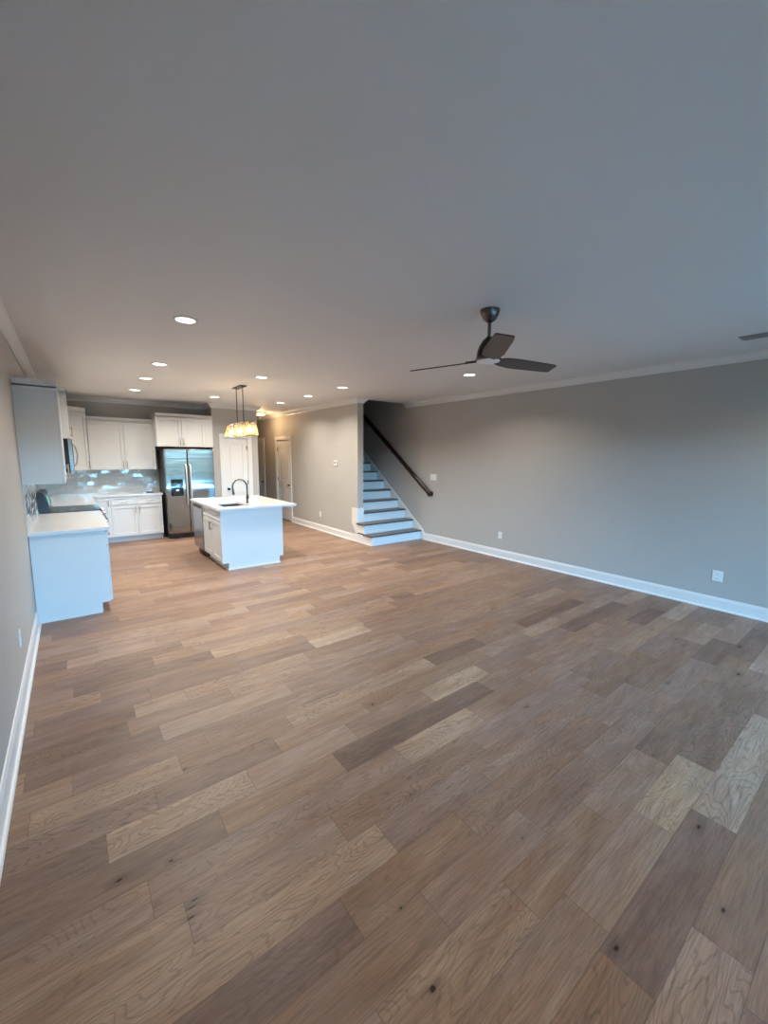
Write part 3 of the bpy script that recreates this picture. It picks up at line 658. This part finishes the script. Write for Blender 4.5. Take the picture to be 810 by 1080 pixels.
S_(B().box(SX0-t, SX1+t, SY0-t, SY1+t, .70, .71).box(SX0-t, SX0, SY0-t, SY1+t, .71, .877).box(SX1, SX1+t, SY0-t, SY1+t, .71, .877)
   .box(SX0, SX1, SY0-t, SY0, .71, .877).box(SX0, SX1, SY1, SY1+t, .71, .877), 'basin', STEEL)
S_(B().lathe([(.045, .7101), (.045, .714), (.03, .7135), (.02, .711)], ((SX0+SX1)/2, (SY0+SY1)/2, 0), 24), 'drain', GUNMETAL, True)
fc = thing('faucet', 'dark nickel gooseneck pull-down faucet on the island', 'faucet', (2.565, 6.42, .914))
pts = [(0, 0, .02), (0, 0, .262)]
for i in range(1, 13):
    a = PI*i/12*1.08; pts.append((-.112+.112*math.cos(a), 0, .262+.112*math.sin(a)))
B().lathe([(.028, 0), (.028, .006), (.021, .012), (.019, .12), (.013, .135)], (0, 0, 0), 20).build('base', GUNMETAL, fc, True)
B().tube(pts, .0125, 12).build('neck', GUNMETAL, fc, True)
p1 = Vector(pts[-1]); dd = (p1-Vector(pts[-2])).normalized()
B().tube([p1-dd*.01, p1+dd*.02, p1+dd*.09, p1+dd*.095], [.014, .017, .019, .014], 12).build('spray_head', GUNMETAL, fc, True)
B().tube([(0, -.018, .075), (0, -.04, .08), (.01, -.09, .115)], [.011, .009, .006], 10).build('handle', GUNMETAL, fc, True)
# dishwasher
dw = thing('dishwasher', 'stainless dishwasher built into the far end of the island', 'dishwasher', (2.0, 6.95, 0))
B().box(.03, .60, .003, .597, .10, .865).box(.10, .58, .01, .59, 0, .10).build('body', DARKSIDE, dw)
dd_ = B().box(0, .03, .003, .595, .115, .868, .004).build('door', STEEL, dw)
B().box(-.004, .001, .05, .55, .80, .845, .001).build('pocket_handle', DARKSIDE, dd_)
B().box(.07, .10, .003, .595, .01, .10).build('toe_kick', BLACKP, dw)

# small things on the back counter and backsplash
dish = thing('trivet', 'small flat black item lying on the back counter beside the refrigerator', 'trivet', (1.60, 9.32, .914))
B().lathe([(.055, 0), (.07, .004), (.075, .012), (.068, .013), (.05, .008)], (0, 0, 0), 28).build('disc', BLACKP, dish, True)

# ------------------------------------------------------------------ ceiling fixtures
def can_light():
    r = thing('recessed_light', '', 'ceiling light', (0, 0, H), 0, 'round recessed downlights')
    B().lathe([(.092, 0), (.092, -.004), (.086, -.009), (.072, -.009), (.070, -.004), (.070, 0)], (0, 0, 0), 32, cap0=False, cap1=False).build('trim_ring', PLATE, r, True)
    B().lathe([(.0708, -.002), (.068, -.006), (.03, -.0075), (.002, -.008)], (0, 0, 0), 32).build('lens', LENS, r, True)
    ld_ = bpy.data.lights.new('downlight', 'AREA'); ld_.shape = 'DISK'; ld_.size = .14; ld_.energy = CAN_W; ld_.color = WARM; ld_.spread = math.radians(145)
    lo_ = bpy.data.objects.new('downlight', ld_); COL.objects.link(lo_); lo_.parent = r; lo_.location = (0, 0, -.012)
    return r
can0 = can_light()
CANS = [(1.195, 3.71, 'large-looking downlight nearest the camera on the left half of the ceiling'), (1.31, 5.65, 'second downlight from the camera in the left-hand kitchen row'),
        (1.31, 6.80, 'third downlight from the camera in the left-hand kitchen row'), (1.33, 8.12, 'farthest downlight in the left-hand row, near the kitchen crown moulding'),
        (2.565, 5.66, 'downlight just in front of the pendant over the island'), (2.60, 8.10, 'downlight beyond the pendant, near the pantry wall corner'),
        (3.88, 8.07, 'farthest downlight of the right-hand row, near the hallway'), (3.885, 6.85, 'middle downlight of the row beside the hallway wall'),
        (3.88, 5.66, 'nearest downlight of the row beside the hallway wall corner'), (4.63, 3.72, 'single downlight behind the ceiling fan'),
        (1.195, .37, 'downlight overhead beside the camera, out of the picture'), (4.63, .37, 'downlight over the near right corner, out of the picture')]
for i, (x, y, lb) in enumerate(CANS):
    if i == 0: can0.location = (x, y, H); can0['label'] = lb
    else:
        c_ = dup(can0, (x, y, H), lb)
        if y < 1:                      # the two cans by the patio door are dimmed
            for ch in c_.children:
                if ch.type == 'LIGHT': ch.data = ch.data.copy(); ch.data.energy = CAN_W*.62
# pendant
pn = thing('pendant_light', 'linear pendant with three tapered crystal glass shades hanging over the island', 'pendant light', (2.585, 6.66, H))
B().box(-.055, .055, -.19, .19, -.022, 0, .008).build('canopy', GUNMETAL, pn)
for y in (-.15, .15): B().tube([(0, y, -.02), (0, y, -.56)], .007, 10).build('rod', GUNMETAL, pn, True)
B().tube([(0, -.48, -.565), (0, .48, -.565)], .011, 10).build('crossbar', GUNMETAL, pn, True)
for y in (-.42, 0, .42):
    B().lathe([(.012, -.56), (.03, -.57), (.03, -.60), (.016, -.62)], (0, y, 0), 20).build('socket', GUNMETAL, pn, True)
    sh = B()
    n_ = 40; ro = []
    for r_, z_ in ((.085, -.575), (.092, -.60), (.104, -.66), (.116, -.72), (.125, -.775)):
        ro.append([((r_*(1+.022*math.cos(10*2*PI*i/n_)))*math.cos(2*PI*i/n_), y+(r_*(1+.022*math.cos(10*2*PI*i/n_)))*math.sin(2*PI*i/n_), z_) for i in range(n_)])
    sh.rings(ro, False, False)
    so = sh.build('shade', SHADE, pn, True)
    B().lathe([(.012, -.62), (.022, -.645), (.027, -.67), (.020, -.695), (.004, -.705)], (0, y, 0), 16).build('bulb', BULB, so, True)
    pl = bpy.data.lights.new('pendant_bulb', 'POINT'); pl.energy = PENDANT_W; pl.color = (1, .66, .34); pl.shadow_soft_size = .03
    po = bpy.data.objects.new('pendant_bulb', pl); COL.objects.link(po); po.parent = pn; po.location = (0, y, -.73)
# hallway flush lights
def flush(x, y, lb, e_):
    r = thing('flush_mount_light', lb, 'ceiling light', (x, y, H))
    B().lathe([(.14, 0), (.14, -.012), (.12, -.02), (.02, -.022)], (0, 0, 0), 28).build('ceiling_plate', GUNMETAL, r, True)
    B().lathe([(.115, -.034), (.11, -.055), (.085, -.075), (.04, -.085), (.004, -.087)], (0, 0, 0), 28, cap0=True).build('glass_bowl', BOWL, r, True)
    B().tube([(0, 0, -.085), (0, 0, -.135)], .006, 10).lathe([(.07, -.132), (.072, -.138), (.03, -.142), (.003, -.152)], (0, 0, 0), 24).build('finial', GUNMETAL, r, True)
    for k in range(3):
        a = 2*PI*k/3; B().tube([(.10*math.cos(a), .10*math.sin(a), -.015), (.10*math.cos(a), .10*math.sin(a), -.04)], .006, 8).build('stem', GUNMETAL, r, True)
    pl = bpy.data.lights.new('hall_bulb', 'POINT'); pl.energy = e_; pl.color = (1, .66, .36); pl.shadow_soft_size = .08
    po = bpy.data.objects.new('hall_bulb', pl); COL.objects.link(po); po.parent = r; po.location = (0, 0, -.24)
flush(4.27, 10.2, 'small glowing flush-mount light on the hallway ceiling past the pantry corner', HALL_W)
# ceiling fan
fn = thing('ceiling_fan', 'dark three-blade ceiling fan with a frosted light, hanging from a short rod', 'ceiling fan', (2.92, 2.05, H))
b_ = B().lathe([(.072, 0), (.072, -.01), (.064, -.035), (.045, -.07), (.02, -.088), (.014, -.09)], (0, 0, 0), 32)
b_.build('canopy', GUNMETAL, fn, True)
B().tube([(0, 0, -.085), (0, 0, -.22)], .0125, 14).build('rod', GUNMETAL, fn, True)
B().lathe([(.018, -.19), (.028, -.20), (.045, -.215), (.072, -.26), (.084, -.30), (.086, -.335), (.06, -.338)], (0, 0, 0), 36).build('motor_housing', DKMETAL, fn, True)
B().lathe([(.06, -.336), (.084, -.338), (.094, -.345), (.094, -.356), (.088, -.362), (.06, -.362)], (0, 0, 0), 36).build('light_ring', GUNMETAL, fn, True)
B().lathe([(.086, -.361), (.084, -.367), (.06, -.374), (.03, -.378), (.003, -.379)], (0, 0, 0), 36).build('light_lens', FROST, fn, True)
for ad in (107, -13, -133):
    a = math.radians(ad); Rz = Matrix.Rotation(a, 4, 'Z'); Rx = Matrix.Rotation(math.radians(-13), 4, 'X')
    b_ = B(); top = []
    # blade outline in plan: x along the blade
    out = [(.075, -.04), (.14, -.066), (.24, -.072), (.56, -.062), (.61, -.058), (.622, -.05), (.64, .046), (.632, .056), (.56, .064), (.24, .072), (.13, .052), (.075, .032)]
    b_.prism(out, 'z', -.004, .004)
    M = Matrix.Scale(1.03, 4) @ Matrix.Translation((0, 0, -.348)) @ Rz @ Rx
    for v in b_.bm.verts: v.co = M @ v.co
    bl = b_.build('blade', BLADE, fn)
    c_ = B().box(.05, .17, -.022, .022, .004, .012, .003)
    for v in c_.bm.verts: v.co = M @ v.co
    c_.build('blade_bracket', DKMETAL, bl)
# ceiling register
vt = thing('ceiling_vent', 'grey louvred air register in the ceiling near the right wall', 'vent', (5.255, .93, H))
B().box(-.075, .075, -.17, .17, -.006, 0).box(-.06, .06, -.155, .155, -.0065, -.0055).build('frame', mat('vent_grey', srgb(150, 148, 146), .5, var=(20, .02)), vt)
B().box(-.058, .058, -.15, .15, -.007, -.006).build('backing', SLOT, vt)
b_ = B()
for i in range(9): b_.prism([(-.052+i*.0125, -.007), (-.046+i*.0125, -.014), (-.044+i*.0125, -.013), (-.050+i*.0125, -.006)], 'y', -.148, .148)
b_.build('louvres', MATS['vent_grey'], vt)

# ------------------------------------------------------------------ wall plates (local: face towards -y)
def outlet(lb, loc, rz, w_=.072, h_=.116):
    r = thing('wall_outlet', lb, 'outlet', loc, rz, 'wall outlets')
    B().box(-w_/2, w_/2, -.006, 0, -h_/2, h_/2, .002).build('plate', PLATE, r)
    for z in (-.024, .024):
        s_ = B().box(-.017, .017, -.009, -.005, z-.015, z+.015, .002).build('socket', PLATE, r)
        B().box(-.008, -.006, -.0096, -.0085, z-.003, z+.006).box(.006, .008, -.0096, -.0085, z-.003, z+.006).box(-.002, .002, -.0096, -.0085, z-.011, z-.007).build('slots', SLOT, s_)
outlet('white outlet low on the right wall, nearest the camera', (W, 1.213, .378), -PI/2, .095, .118)
outlet('white outlet low on the right wall, closer to the stairs', (W, 4.105, .378), -PI/2)
outlet('white outlet low on the hallway wall under the thermostat', (XH, 8.03, .377), -PI/2)
outlet('outlet on the left wall, seen edge-on above the baseboard', (0, 3.665, .39), PI/2)
outlet('outlet on the tiled backsplash left of the refrigerator', (1.58, YK-.0095, 1.13), 0)
sw = thing('light_switch', 'white multi-gang light switch on the right wall beside the handrail', 'light switch', (W, 5.715, 1.27), -PI/2)
B().box(-.085, .085, -.006, 0, -.06, .06, .002).build('plate', PLATE, sw)
for x in (-.046, 0, .046): B().box(x-.016, x+.016, -.011, -.005, -.033, .033, .002).build('rocker', PLATE, sw)
th = thing('thermostat', 'small square white thermostat with a dark screen on the hallway wall', 'thermostat', (XH, 7.33, 1.52), -PI/2)
B().box(-.06, .06, -.024, 0, -.055, .055, .006).build('case', PLATE, th)
B().box(-.026, .024, -.026, -.023, -.012, .03, .001).build('screen', SLOT, th)
bpy.context.view_layer.update()
